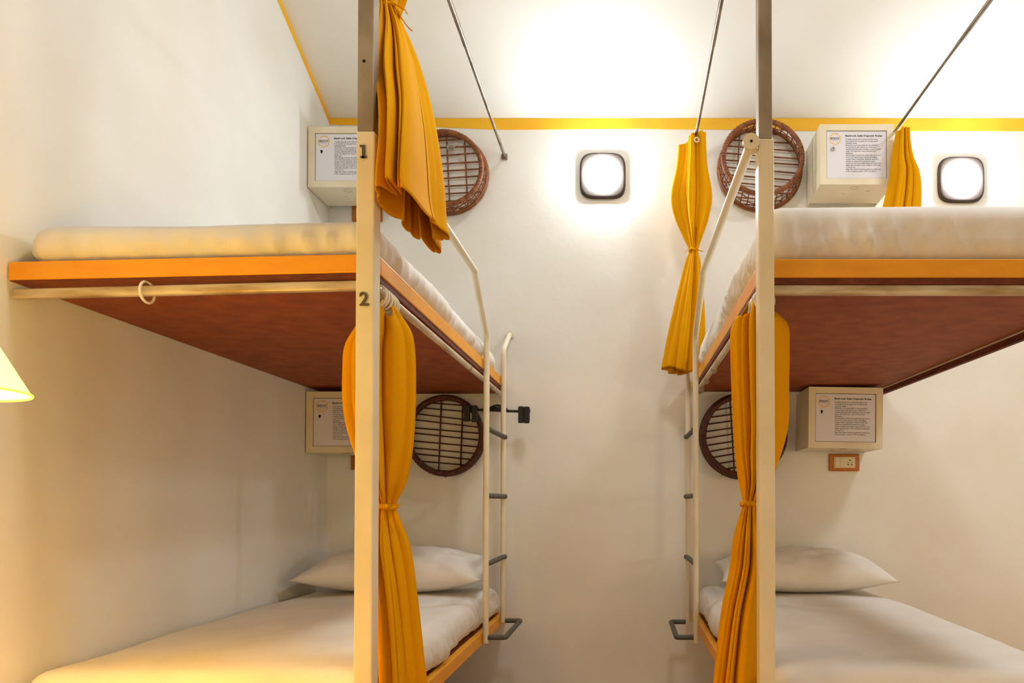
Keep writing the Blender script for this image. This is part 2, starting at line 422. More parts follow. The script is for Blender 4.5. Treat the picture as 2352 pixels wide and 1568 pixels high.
# ------------------------------------------------------------------ mattresses and pillows
def mattress(x0, x1, y0, y1, z0, z1, r, m, label, group, wr=0.004, n=(60,110,10), seed=0, crown=0.01, tilt=None):
    cx, cy = (x0+x1)/2, (y0+y1)/2
    hx, hy, hz = (x1-x0)/2, (y1-y0)/2, (z1-z0)/2
    bm = bmesh.new(); cache = {}
    def vert(p):
        k = tuple(round(c, 5) for c in p)
        if k not in cache: cache[k] = bm.verts.new(p)
        return cache[k]
    nx, ny, nz = n
    def grid(fn, a, b):
        for i in range(a):
            for j in range(b):
                q = [vert(fn(u/a*2-1, v/b*2-1)) for u, v in ((i,j),(i+1,j),(i+1,j+1),(i,j+1))]
                if len(set(q)) == 4:
                    try: bm.faces.new(q)
                    except ValueError: pass
    for s in (-1, 1):
        grid(lambda u,v: (u,v,s), nx, ny); grid(lambda u,v: (u,s,v), nx, nz); grid(lambda u,v: (s,u,v), ny, nz)
    for v in bm.verts:
        p = Vector((v.co.x*hx, v.co.y*hy, v.co.z*hz))
        top = 1.0
        rr = min(r, hz*0.98)
        q = Vector((max(-hx+rr, min(hx-rr, p.x)), max(-hy+rr, min(hy-rr, p.y)), max(-hz+rr, min(hz-rr, p.z))))
        d = p-q
        if d.length > 1e-6: p = q+d.normalized()*rr
        nrm = d.normalized() if d.length > 1e-6 else Vector((0,0,1 if v.co.z > 0 else -1))
        side = 1-abs(nrm.z)
        t = (p.x if abs(nrm.y) > abs(nrm.x) else p.y)
        lowf = max(0, 0.65-(p.z+hz)/(2*hz))
        # tension creases near the tucked hem, running up and slanting
        sk = t*26+(p.z)*7+seed*3.1+2.5*noise.noise(Vector((t*2, seed, 0)))
        ridge = (1-abs(noise.noise(Vector((sk*0.55, p.z*1.2, seed)))*2.2))**3
        amt = side*wr*(ridge*(0.35+1.8*lowf))*(0.4+0.9*max(0,noise.noise(Vector((t*1.7, seed+5, 1)))+0.4))
        big = wr*1.4*noise.noise(Vector((p.x*2.2+seed, p.y*2.2, p.z*3)))
        p += nrm*(amt*2.6+big*(0.6 if side < 0.5 else 1))
        if v.co.z > 0: p.z += crown*(1-(p.x/hx)**2)*(1-(p.y/hy)**4)
        if p.z < -hz: p.z = -hz
        wz = -0.003*side*max(0, -v.co.z)
        if tilt: p.z += tilt(p.x+cx, p.y+cy)
        v.co = p+Vector((0,0,wz if p.z+wz > -hz else 0))
    o = obj('mattress', bm, m, smooth=True); o.location = (cx, cy, (z0+z1)/2)
    return tag(o, label, 'mattress', group)

MT = RZ(502,1.9)
mattress(P(78,550,1.9).x, LX-0.012, 1.878, 3.60, zl_r1+0.001, MT, 0.05, M['sheet'],
    'white sheeted mattress on the top left bunk beside the left wall', 'foam mattresses in white sheets', 0.012, seed=2, tilt=lambda x,y: 0.021*(x-LX)/0.95)
mattress(RX+0.016, RX2-0.02, 1.880, 3.56, zr_r1+0.002, RZ(470,1.9), 0.05, M['sheet'],
    'white sheeted mattress on the top right bunk', 'foam mattresses in white sheets', 0.009, seed=4, tilt=lambda x,y: 0.022*(y-1.85)/2.0)
mattress(XL+0.02, LX-0.024, 1.874, 3.79, 0.4175, 0.555, 0.055, M['sheet'],
    'white sheeted mattress on the bottom left bunk under the lamp glow', 'foam mattresses in white sheets', 0.011, seed=8, crown=0.015)
mattress(RX+0.026, 1.215, 1.874, 3.79, 0.4175, 0.560, 0.055, M['sheet'],
    'white sheeted mattress on the bottom right bunk', 'foam mattresses in white sheets', 0.011, seed=12, crown=0.012)

def pillow(cx, cy, z, wx, wy, h, rot, label, seed):
    bm = bmesh.new(); n = 44; top = {}; bot = {}
    for i in range(n+1):
        for j in range(n+1):
            u, v = i/n*2-1, j/n*2-1
            ex = 1-0.07*(1-abs(v)**2)*abs(u)**3; ey = 1-0.09*(1-abs(u)**2)*abs(v)**3
            x, y = u*wx/2*ex, v*wy/2*ey
            t = ((1-abs(u)**2.1)*(1-abs(v)**2.1))
            t = max(t, 0)**0.55
            edge = 1-t
            wr = 0.010*noise.noise(Vector((u*5+seed, v*4, 0)))*t+0.008*edge*math.sin(18*u+4*v+seed)*t
            cr = 0.009*(1-abs(noise.noise(Vector((u*3+seed*2, v*3+u*4, 4)))*2))**3*t
            zt = h*0.60*t+wr+cr; zb = -h*0.40*min(1, t*1.25)
            top[i,j] = bm.verts.new((x, y, zt))
            bot[i,j] = top[i,j] if (i in (0,n) or j in (0,n)) else bm.verts.new((x, y, zb))
    for i in range(n):
        for j in range(n):
            bm.faces.new((top[i,j],top[i+1,j],top[i+1,j+1],top[i,j+1]))
            q = (bot[i,j],bot[i,j+1],bot[i+1,j+1],bot[i+1,j])
            try: bm.faces.new(q)
            except ValueError: pass
    o = obj('pillow', bm, M['sheet'], smooth=True); o.location = (cx, cy, z+h*0.40); o.rotation_euler = rot
    return tag(o, label, 'pillow', 'white bed pillows')
pillow(-1.09, 3.50, 0.588, 0.87, 0.46, 0.190, (math.radians(6),0,0), 'plump white pillow on the bottom left bunk behind the post', 3)
pillow(0.835, 3.50, 0.590, 0.80, 0.46, 0.180, (math.radians(6),0,math.radians(-2)), 'plump white pillow on the bottom right bunk', 6)

# ------------------------------------------------------------------ curtains
def lerp_keys(keys, z):
    keys = sorted(keys, key=lambda k: -k[0])
    if z >= keys[0][0]: return keys[0][1:]
    for a, b in zip(keys, keys[1:]):
        if b[0] <= z <= a[0]:
            t = (a[0]-z)/(a[0]-b[0]); i = keys.index(a)
            p0 = keys[max(i-1,0)]; p3 = keys[min(i+2, len(keys)-1)]
            out = []
            for k in range(1, len(a)):
                m1 = (b[k]-p0[k])/(p0[0]-b[0])*(a[0]-b[0]) if p0[0] != b[0] else 0
                m2 = (p3[k]-a[k])/(a[0]-p3[0])*(a[0]-b[0]) if p3[0] != a[0] else 0
                h00 = 2*t**3-3*t*t+1; h10 = t**3-2*t*t+t; h01 = -2*t**3+3*t*t; h11 = t**3-t*t
                out.append(h00*a[k]+h10*m1+h01*b[k]+h11*m2)
            return out
    return keys[-1][1:]

def curtain(root, keys, n, seed, hem=None, nz=110, na=260, top_fn=None, gap=0.03, sq=2, skew=0.0, ztie=None):
    """keys: (z, cx, cy, rx, ry, amp) ellipse half-widths; closed bundle of cloth with n pleats"""
    zt = max(k[0] for k in keys); zb = min(k[0] for k in keys)
    rnd = random.Random(seed); ph = [rnd.uniform(0, 2*PI) for _ in range(6)]
    bm = bmesh.new(); rows = []
    for i in range(nz+1):
        f = i/nz; row = []
        for k in range(na+1):
            a = gap+(2*PI-2*gap)*k/na
            z = zt+(zb-zt)*f
            if hem: z += f**3*hem(a)
            if top_fn: z += (1-f)**3*top_fn(a)
            cx, cy, rx, ry, am = lerp_keys(keys, min(max(z, zb), zt)); am *= 1.45
            tt = (zt-z)
            aw = a+0.28*math.sin(2*a+ph[4])+0.16*math.sin(3*a+ph[5]+0.6*tt)
            q = n*aw/2+ph[0]+0.45*noise.noise(Vector((tt*1.6, math.cos(a), seed)))
            crease = (1-abs(math.sin(q)))**1.25                      # narrow deep valleys between round folds
            q2 = (2*n+1)*aw/2+ph[1]+0.8*tt
            crease2 = (1-abs(math.sin(q2)))**2
            g = 1.16-am*(1.75*crease+0.45*crease2)+0.06*math.sin(2*aw+ph[2]-2.2*tt)
            if ztie is not None:   # gathers fanning out of the tie
                near = math.exp(-((z-ztie)/0.13)**2)
                g -= near*0.20*(1-abs(math.sin(n*1.5*aw+ph[4])))**1.3
            g += 0.05*noise.noise(Vector((math.cos(a)*1.5, math.sin(a)*1.5, z*5+seed)))
            ca, sa = math.cos(a), math.sin(a)
            if sq != 2: g *= (abs(ca)**sq+abs(sa)**sq)**(-1/sq)
            row.append(bm.verts.new((cx+rx*g*ca+skew*ry*g*sa, cy+ry*g*sa, z)))
        rows.append(row)
    for A, B in zip(rows, rows[1:]):
        for k in range(na): bm.faces.new((A[k], A[k+1], B[k+1], B[k]))
    o = lpart('cloth', bm, M['curtain'], root, smooth=True)
    sm = o.modifiers.new('thick', 'SOLIDIFY'); sm.thickness = 0.0016; sm.offset = 0
    return o

def tie(root, c, rx, ry, tails, r=0.005):
    bm = bmesh.new()
    pts = [(c[0]+rx*math.cos(a)*(1+0.05*math.sin(3*a)), c[1]+ry*math.sin(a), c[2]+0.003*math.sin(2*a)) for a in [i*2*PI/28 for i in range(28)]]
    tube(bm, pts, r, 8, closed=True, flat=1.5)
    tube(bm, [Vector(tails[0][0])-Vector((0.004,0,0.004)), Vector(tails[0][0])+Vector((0.003,0,0.004))], 0.007, 8)
    lpart('tieback', bm, M['curtain'], root, smooth=True)
    for t in tails:
        bm = bmesh.new(); tube(bm, smooth_path(t, 5), 0.0045, 8, flat=0.35); lpart('tie_end', bm, M['curtain'], root, smooth=True)

def rows(spec, Y, depth, xoff=0):
    """spec rows: (py, xl, xr, amp[, dY, ry]) -> keys"""
    out = []
    for s in spec:
        py, xl, xr, am = s[:4]; y = Y+(s[4] if len(s) > 4 else 0); ry = s[5] if len(s) > 5 else depth
        a, b = P(xl, py, y), P(xr, py, y)
        out.append((a.z, (a.x+b.x)/2, y, (b.x-a.x)/2, ry, am))
    return out

CG = 'mustard bunk curtains tied in the middle'
# upper left: hangs beside the numbered post
c1 = thing('curtain', (-0.62, 2.0, 1.6), 'large mustard curtain hanging on the upper left post, covering the numeral 1', 'curtain', CG)
k1 = [(ZROD+0.012, -0.654, 2.00, 0.030, 0.11, 0.30)]
k1 += rows([(-40,856,936,0.35),(0,868,922,0.35),(26,880,913,0.25)], 2.0, 0.035)
for py, xl, xr, yc, ry, am in ((60,-.684,-.614,1.995,.05,.30),(110,-.682,-.592,1.99,.075,.27),(200,-.672,-.563,1.97,.105,.24),(300,-.640,-.540,1.945,.125,.24),(400,-.620,-.526,1.925,.15,.24),(480,-.618,-.519,1.915,.162,.24)):
    k1.append((RZ(py, 1.97), (xl+xr)/2, yc, (xr-xl)/2, ry, am))
k1.append((1.748, -.565, 1.915, .054, .166, .22))
curtain(c1, k1, 6, 11, hem=lambda a: 0.014*math.sin(3*a)-0.012*math.sin(a), sq=3.0, skew=0.08, ztie=P(896,26,2.0).z)
tp = P(896,26,2.0)
tie(c1, tp, 0.024, 0.032, [[tp+Vector((0.02,-0.03,0)), tp+Vector((0.05,-0.035,-0.018)), tp+Vector((0.058,-0.035,-0.03))], [tp+Vector((0.02,-0.03,-0.005)), tp+Vector((0.055,-0.035,-0.06)), tp+Vector((0.072,-0.035,-0.078))]])
# lower left
c2 = thing('curtain', (-0.66, 1.96, 1.0), 'mustard curtain tied beside the left post, below the numeral 2', 'curtain', CG)
k2 = rows([(692,866,898,0.25,0,0.055),(725,852,918,0.26),(760,826,936,0.24),(800,804,942,0.22),(850,800,944,0.22),(950,802,944,0.22),(1040,822,938,0.24),(1110,848,925,0.26),(1150,866,908,0.26,0,0.032),(1164,868,905,0.2,0,0.028),(1185,864,912,0.26,0,0.035),(1250,858,934,0.24),(1350,868,950,0.24),(1450,874,962,0.24),(1568,878,974,0.24),(1700,880,984,0.24)], 1.955, 0.062)
curtain(c2, k2, 8, 17, top_fn=lambda a: -0.05*abs(math.sin(2.5*a+0.6)), ztie=P(887,1163,1.955).z)
tp = P(887,1163,1.955)
tie(c2, tp, 0.026, 0.032, [[tp+Vector((0.012,-0.031,0)), tp+Vector((0.03,-0.033,0.004)), tp+Vector((0.050,-0.033,0.006))]])
# upper right, at the back wall
c3 = thing('curtain', (0.32, 3.66, 2.2), 'mustard curtain with white eyelet hanging behind the right ladder rail', 'curtain', CG)
k3 = rows([(318,1562,1618,0.28,0,0.05),(380,1556,1622,0.30),(450,1546,1632,0.28),(500,1554,1624,0.30),(545,1572,1610,0.3),(575,1584,1602,0.2,0,0.022),(600,1576,1606,0.28,0,0.035),(660,1562,1610,0.26),(740,1545,1613,0.25),(800,1535,1612,0.24),(850,1528,1610,0.24)], 3.64, 0.06)
curtain(c3, k3, 6, 21, hem=lambda a: 0.015*math.sin(a*2+1), top_fn=lambda a: 0.03*math.cos(a), ztie=P(1593,575,3.64).z)
tp = P(1593,575,3.64)
tie(c3, tp, 0.022, 0.026, [[tp+Vector((-0.01,-0.027,0)), tp+Vector((-0.035,-0.03,-0.008)), tp+Vector((-0.045,-0.03,-0.022))],[tp+Vector((0.01,-0.027,0)), tp+Vector((0.03,-0.03,-0.012)), tp+Vector((0.045,-0.03,-0.015))]], 0.004)
e = P(1600, 321, 3.58); bm = bmesh.new(); torus(bm, (0,0,0), 0.011, 0.0035, 'Y', 24, 8)
o = obj('eyelet', bm, M['ring'], c3, smooth=True); o.location = e-c3.location
# lower right
c4 = thing('curtain', (0.35, 1.98, 1.0), 'mustard curtain tied behind the right post under the top bunk', 'curtain', CG)
k4 = rows([(690,1712,1748,0.25,0,0.055),(715,1696,1772,0.26),(745,1674,1804,0.24),(800,1672,1808,0.22),(880,1676,1806,0.22),(980,1680,1803,0.24),(1050,1686,1785,0.25),(1110,1698,1762,0.26),(1148,1706,1742,0.2,0,0.03),(1160,1706,1740,0.2,0,0.028),(1185,1698,1745,0.26,0,0.036),(1240,1684,1752,0.25),(1300,1676,1755,0.24),(1400,1656,1740,0.24),(1500,1641,1734,0.24),(1568,1632,1732,0.24),(1700,1622,1730,0.24)], 1.965, 0.062)
curtain(c4, k4, 6, 33, top_fn=lambda a: -0.055*abs(math.sin(2.5*a+1.3)), ztie=P(1723,1156,1.965).z)
tp = P(1723,1156,1.965)
tie(c4, tp, 0.023, 0.030, [[tp+Vector((-0.012,-0.03,0)), tp+Vector((-0.024,-0.033,0.001)), tp+Vector((-0.028,-0.033,-0.004))]])
# far right, beyond the safe
c5 = thing('curtain', (1.35, 3.5, 2.2), 'mustard curtain beside the upper right safe, half hidden by the mattress', 'curtain', CG)
k5 = rows([(300,2062,2086,0.28,0,0.04),(340,2056,2086,0.28),(372,2052,2094,0.25),(400,2050,2106,0.22),(440,2042,2112,0.22),(480,2034,2112,0.22),(560,2028,2108,0.22)], 3.52, 0.06)
curtain(c5, k5, 6, 41, nz=70, na=200)

# ------------------------------------------------------------------ curtain rings
def ring(c, R, rot, label, group, name='curtain_ring', r=0.0035, sq=1.0):
    bm = bmesh.new(); torus(bm, (0,0,0), R, r, 'X', 32, 8, sq=sq)
    o = obj(name, bm, M['ring'], smooth=True); o.location = c; o.rotation_euler = rot
    tag(o, label, 'curtain ring', group); return o
pp = P(336, 670, 1.862); ring((pp.x, 1.866, pp.z), 0.027, (0,0,math.radians(-3)), 'single white ring alone on the front pipe of the left bunk', None)
gl = 'white rings bunched above the lower left curtain'
for i in range(6):
    ring((LX-0.016, 1.895+i*0.021, zl_board-0.032), 0.028, (0,random.uniform(-.15,.15),math.radians(82+random.uniform(-10,10))),
         'white ring in the bunch right of the numeral 2', gl)
gr_ = 'white rings bunched above the lower right curtain'
for i in range(5):
    ring((RX+0.016, 1.895+i*0.022, zr_board-0.030), 0.028, (0,random.uniform(-.15,.15),math.radians(98+random.uniform(-10,10))),
         'white ring in the bunch left of the right post', gr_)

# ------------------------------------------------------------------ wicker baskets
def basket(base, rim, r, h, m, rot, label, dense, slats=9, bars=(-0.05, 0.09), tw=0.0, sx=1.0, sz=1.0):
    """base, rim: pixel centres of the hoop on the wall and of the open rim; sx, sz: rim width and height against the base"""
    bc = P(base[0], base[1], YB); rc = P(rim[0], rim[1], YB-h)
    dx, dz = rc.x-bc.x, rc.z-bc.z
    root = thing('wicker_basket', (bc.x, YB-0.001, bc.z), label, 'basket', 'round wicker baskets hung on the wall')
    def o_(name, bm, mm=m): return obj(name, bm, mm, root, smooth=True, angle=60)
    RT = 0.0150 if dense else 0.0128
    def pos(a, t, off=0.0, ins=0.007):
        rr = r-ins+off
        return Vector((rr*(1+(sx-1)*t)*math.cos(a)+dx*t, -0.012-(h-0.012-RT)*t, rr*(1+(sz-1)*t)*math.sin(a)+dz*t))
    bm = bmesh.new()
    tube(bm, [pos(2*PI*i/80, 1, 0.003*noise.noise(Vector((math.cos(2*PI*i/80)*2+r*50, math.sin(2*PI*i/80)*2, 0))), RT) for i in range(80)], RT, 10, closed=True)
    for i in range(70):                 # cane wrapping around the rim
        a = 2*PI*i/70; c = pos(a, 1, 0, RT); d = (pos(a, 1, 0, RT)-pos(a, 1, -0.02, RT)).normalized()
        tg = (pos(a+0.05, 1, 0, RT)-c).normalized(); rr = RT+0.0007
        tube(bm, [c+d*rr*math.cos(2*PI*k/10)+Vector((0,1,0))*rr*math.sin(2*PI*k/10)+tg*0.003*math.sin(2*PI*k/10) for k in range(10)], 0.0012, 4, closed=True)
    o_('rim', bm)
    bm = bmesh.new(); tube(bm, [pos(2*PI*i/72, 0, 0, 0.004) for i in range(72)], 0.009, 8, closed=True)
    tube(bm, [pos(2*PI*i/72, 0.14, 0, 0.005) for i in range(72)], 0.0065, 8, closed=True); o_('base_hoop', bm)
    N = 36 if not dense else 46         # side stakes share one mesh, each turned to its own place
    bm = bmesh.new(); tube(bm, [(0,0,0),(0.0015,0.001,0.5),(0,0,1)], 0.0029, 6); st = bpy.data.meshes.new('stake'); bm.to_mesh(st); bm.free(); st.materials.append(m)
    for p_ in st.polygons: p_.use_smooth = True
    for i in range(N):
        a = 2*PI*i/N; A, B = pos(a, 0.05), pos(a+random.uniform(-.02,.02), 1)
        q = inst('stake', st, root, A, (B-A).to_track_quat('Z', 'Y').to_euler(), (1, 1, (B-A).length))
    ts = [0.40, 0.68] if not dense else [0.2+0.064*k for k in range(12)]
    for i, t in enumerate(ts):
        bm = bmesh.new(); pts = []
        for k in range(N*4):
            a = 2*PI*k/(N*4); s_ = math.cos(a*N/2+PI*(i%2))
            pts.append(pos(a, t+0.02*math.sin(3*a+i), (0.0035 if dense else 0.0025)*s_))
        tube(bm, pts, 0.0032 if not dense else 0.0044, 5, closed=True); o_('weaver', bm)
    # bottom slats and the bars across them
    ca, sa = math.cos(rot), math.sin(rot)
    def loc2(u, v): return (u*ca-v*sa, u*sa+v*ca)
    for i in range(slats):
        v = -r*0.86+2*r*0.86*i/(slats-1)+random.uniform(-.003,.003); hw = math.sqrt(max(0,(r-0.008)**2-v*v))
        dv = random.uniform(-0.004,0.004)
        A, B = loc2(-hw, v-dv), loc2(hw, v+dv)
        bm = bmesh.new(); tube(bm, [(A[0],-0.014,A[1]), (B[0],-0.014,B[1])], 0.0040, 6); o_('slat', bm)
    for u in bars:
        hw = math.sqrt((r-0.008)**2-u*u); A, B = loc2(u+tw*hw, -hw), loc2(u-tw*hw, hw)
        bm = bmesh.new(); tube(bm, [(A[0],-0.021,A[1]), (B[0],-0.021,B[1])], 0.0042, 6); o_('cross_bar', bm)
    # loose cane ends
    for i in range(3):
        a = math.radians(-50-38*i+random.uniform(-8,8)); p = Vector((r*math.cos(a), -0.015, r*math.sin(a)))
        q = p+Vector((random.uniform(-.02,.02), -0.005, -random.uniform(0.008,.022)))
        bm = bmesh.new(); tube(bm, [p*0.98, (p+q)/2+Vector((0.006,0,0)), q], 0.0013, 5); o_('loose_cane', bm)
    return root
basket((1030,404), (1017,384), 0.216, 0.135, M['wicker'], math.radians(3), 'brown wicker basket half hidden by the upper left curtain', False, 10, (0.005, 0.10), 0, 0.97, 0.94)
basket((1744,393), (1753,359), 0.224, 0.140, M['wicker'], math.radians(-4), 'brown openwork wicker basket high on the wall behind the right post', False, 11, (-0.12,), 0, 0.965, 0.90)
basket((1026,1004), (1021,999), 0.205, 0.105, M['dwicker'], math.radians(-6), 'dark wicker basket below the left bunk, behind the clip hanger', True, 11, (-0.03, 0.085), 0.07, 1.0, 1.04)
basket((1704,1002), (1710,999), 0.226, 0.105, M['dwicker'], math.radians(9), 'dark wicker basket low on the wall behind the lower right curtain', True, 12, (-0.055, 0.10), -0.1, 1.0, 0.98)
# metal hook holding the top left basket
p = P(1035, 338, YB-0.03)
hk = thing('basket_hook', (p.x, YB, p.z), 'small metal plate hook holding up the upper left wicker basket', 'hook')
bm = bmesh.new(); bx(bm, -0.022, 0.022, -0.030, -0.027, -0.012, 0.012, 0.001); bx(bm, -0.004, 0.004, -0.027, -0.0005, -0.004, 0.004); obj('plate', bm, M['brass'], hk)

# ------------------------------------------------------------------ safes with paper notices
SW, SH, SD = 0.367, 0.302, 0.275
def notice_meshes():
    body = ("A safety deposit box is allocated with every\nbed number for the guest for storing items/\nvaluables safely.\n"
            "Bedrock is not responsible for any valuables/\nmoney kept in this safety box or left open /\noutside individual safe including rooms or public\nareas. The Supervisor does not have key\nduplicates.\n"
            "Any Damage towards the safety deposit box or\ndoor lock, replacement of lock and drilling\ncharges will be applicable. Bedrock shall levy\ncharges as deemed fit towards the guest.\n"
            "Guests should responsibly empty and hand over\nsafety deposit keys to the reception at the time\nof check out.\n"
            "High value items should be parked in safety box\nin the reception under CCTV surveillance.")
    t = text_mesh('notice_text', body, 0.0068, M['ink'], offset=0.0001, line=1.0, res=1)
    def fit(me, w, h, x, ztop):
        xs = [v.co.x for v in me.vertices]; ys = [v.co.y for v in me.vertices]
        sx = w/(max(xs)-min(xs)); sy = h/(max(ys)-min(ys))
        for v in me.vertices:
            X = x+(v.co.x-min(xs))*sx; Z = ztop-(max(ys)-v.co.y)*sy
            v.co = (X, 0, Z)
    # notice area is 0.296 x 0.240, centred at 0
    fit(t, 0.176, 0.170, -0.296/2+0.094, 0.240/2-0.0385)
    h = text_mesh('notice_heading', 'Bedrock Safe Deposit Rules', 0.012, M['bold'], offset=0.0004, res=2)
    fit(h, 0.184, 0.0118, -0.296/2+0.092, 0.240/2-0.0205)
    g = text_mesh('logo_text', 'BEDROCK', 0.012, M['bold'], offset=0.0002, res=2)
    fit(g, 0.044, 0.0115, -0.296/2+0.019, 0.240/2-0.033)
    g2 = text_mesh('logo_small_text', 'HOSTEL', 0.004, M['ink'], res=1)
    fit(g2, 0.026, 0.0028, -0.296/2+0.028, 0.240/2-0.048)
    return t, h, g, g2
NT = notice_meshes()
bm = bmesh.new(); cxl, czl = -0.296/2+0.041, 0.240/2-0.041      # ragged gold ring of the logo
N = 72; ri = [];
for i in range(N):
    a = 2*PI*i/N; j = 0.0012*math.sin(7*a)+0.0010*math.sin(13*a+1)
    ri.append((bm.verts.new((cxl+0.0235*math.cos(a), 0, czl+0.0235*math.sin(a))), bm.verts.new((cxl+(0.030+j)*math.cos(a), 0, czl+(0.030+j)*math.sin(a)))))
for i in range(N): bm.faces.new((ri[i][0], ri[i][1], ri[(i+1)%N][1], ri[(i+1)%N][0]))
LOGO = bpy.data.meshes.new('logo_ring'); bm.to_mesh(LOGO); bm.free(); LOGO.materials.append(M['gold'])

def safe(x0, ztop, label, ry=0.0, key='hole', deep=SD):
    x1, z1, z0 = x0+SW, ztop, ztop-SH; yf = YB-deep
    root = thing('safe', ((x0+x1)/2, YB, z0), label, 'safe', 'cream safes with rule notices')
    root.rotation_euler = (0, ry, 0)
    X, Z = SW/2, SH; D = -deep
    t = 0.033; tb = 0.031
    bm = bmesh.new()
    bx(bm, -X, -X+0.006, D+0.0125, -0.001, 0, Z); bx(bm, X-0.006, X, D+0.0125, -0.001, 0, Z)
    bx(bm, -X+0.006, X-0.006, D+0.0125, -0.05, 0.0, 0.006); bx(bm, -X+0.006, X-0.006, D+0.0125, -0.001, Z-0.006, Z)
    bx(bm, -X+0.006, X-0.006, -0.05, -0.046, 0.0, Z-0.006)
    obj('body', bm, M['cream'], root)
    bm = bmesh.new()   # face frame
    bx(bm, -X, -X+t, D, D+0.012, 0, Z); bx(bm, X-t, X, D, D+0.012, 0, Z)
    bx(bm, -X+t, X-t, D, D+0.012, 0, tb); bx(bm, -X+t, X-t, D, D+0.012, Z-tb, Z)
    obj('face_frame', bm, M['cream'], root)
    # brown gap
    bm = bmesh.new(); bx(bm, -X+t-0.002, X-t+0.002, D+0.0125, D+0.014, tb-0.002, Z-tb+0.002); obj('door_gap', bm, M['seam'], root)
    bm = bmesh.new(); bx(bm, -X+t+0.0025, X-t-0.0025, D+0.005, D+0.0122, tb+0.002, Z-tb-0.0025, 0.001); dr = obj('door', bm, M['cream'], root)
    bm = bmesh.new(); bx(bm, -X+t+0.003, X-t-0.004, D+0.0042, D+0.0049, tb+0.0025, Z-tb-0.003)
    nt = obj('notice', bm, M['paper'], root); nt['label'] = 'white printed notice sheet covering the safe door'
    zc = Z/2
    for me, nm, dy in ((NT[0],'notice_text',0.0039),(NT[1],'notice_heading',0.0039),(NT[2],'logo_text',0.0037),(NT[3],'logo_text',0.0037),(LOGO,'logo_ring',0.0039)):
        inst(nm, me, nt, (0, D+dy, zc))
    for zz in (0.240/2-0.043, 0.240/2-0.043-5.5*0.0103, 0.240/2-0.043-10.0*0.0103, 0.240/2-0.043-13*0.0103): pass
    kx, kz = -0.296/2+0.030, zc+0.240/2-0.092
    if key == 'lock':
        bm = bmesh.new(); tube(bm, [(kx, D+0.0035, kz), (kx, D-0.006, kz)], [0.0105, 0.0085], 20); lk = obj('lock', bm, M['brass'], root, smooth=True, angle=40)
        bm = bmesh.new(); bx(bm, kx-0.0015, kx+0.0015, D-0.0066, D-0.0061, kz-0.004, kz+0.004); obj('key_slot', bm, M['hole'], lk)
    else:
        bm = bmesh.new(); tube(bm, [(kx, D+0.0036, kz+0.003), (kx, D+0.0041, kz+0.003)], 0.006, 14); bx(bm, kx-0.004, kx+0.003, D+0.0036, D+0.0041, kz-0.008, kz+0.001); obj('keyhole', bm, M['hole'], root)
    # cable knock-outs under the safe
    bm = bmesh.new(); torus(bm, (0, D+0.04, -0.0004), 0.018, 0.0006, 'Z', 28, 4); bx(bm, 0.07, 0.09, D+0.075, D+0.078, -0.0006, 0.0002); bx(bm, -0.04, -0.03, D+0.11, D+0.112, -0.0006, 0.0002)
    obj('bottom_marks', bm, M['seam'], root)
    return root
yf = YB-SD
safe(XL+0.006, P(702,291,yf).z, 'cream safe in the top left wall corner with round gold logo notice', key='hole')
s2 = P(1883,285,yf); safe(s2.x, s2.z, 'cream safe with chrome lock above the top right mattress', key='lock')
safe(XL+0.006, min(P(690,886,yf).z, zl_board-0.03), 'cream safe under the left bunk, half behind its lower curtain', key='hole')
s4 = P(1856,889,yf); safe(s4.x, s4.z, 'cream safe under the right bunk above the wood-framed socket', math.radians(0.9), key='hole')

# ------------------------------------------------------------------ wall sockets
def socket(px, py, label):
    p = P(px, py, YB); root = thing('wall_socket', (p.x, YB, p.z), label, 'socket', 'wood framed switch sockets')
    bm = bmesh.new(); bx(bm, -0.081, 0.081, -0.012, -0.0005, -0.046, 0.046, 0.006, 3); obj('frame', bm, M['frame'], root, smooth=True, angle=40)
    bm = bmesh.new(); bx(bm, -0.056, 0.056, -0.0155, -0.0121, -0.029, 0.029, 0.0015); obj('plate', bm, M['plate'], root)
    bm = bmesh.new(); bx(bm, -0.050, -0.026, -0.019, -0.0156, -0.023, 0.022, 0.0015); obj('switch', bm, M['plate'], root)
    bm = bmesh.new(); bx(bm, -0.024, -0.0005, -0.017, -0.0156, -0.023, 0.022, 0.001); obj('blank_module', bm, M['plate'], root)
    for x, z, r in ((0.028,0.012,0.0038),(0.018,-0.001,0.0026),(0.038,-0.001,0.0026),(0.019,-0.012,0.0034),(0.037,-0.012,0.0034)):
        bm = bmesh.new(); tube(bm, [(x,-0.0159,z),(x,-0.0155,z)], r, 12); obj('pin_hole', bm, M['hole'], root)
socket(1938, 1062, 'wood framed switch socket below the lower right safe')
socket(842, 1059, 'wood framed socket mostly hidden by the left post, below the lower left safe')
socket(844, 491, 'wood framed socket mostly hidden by the left post, just above the top mattress')

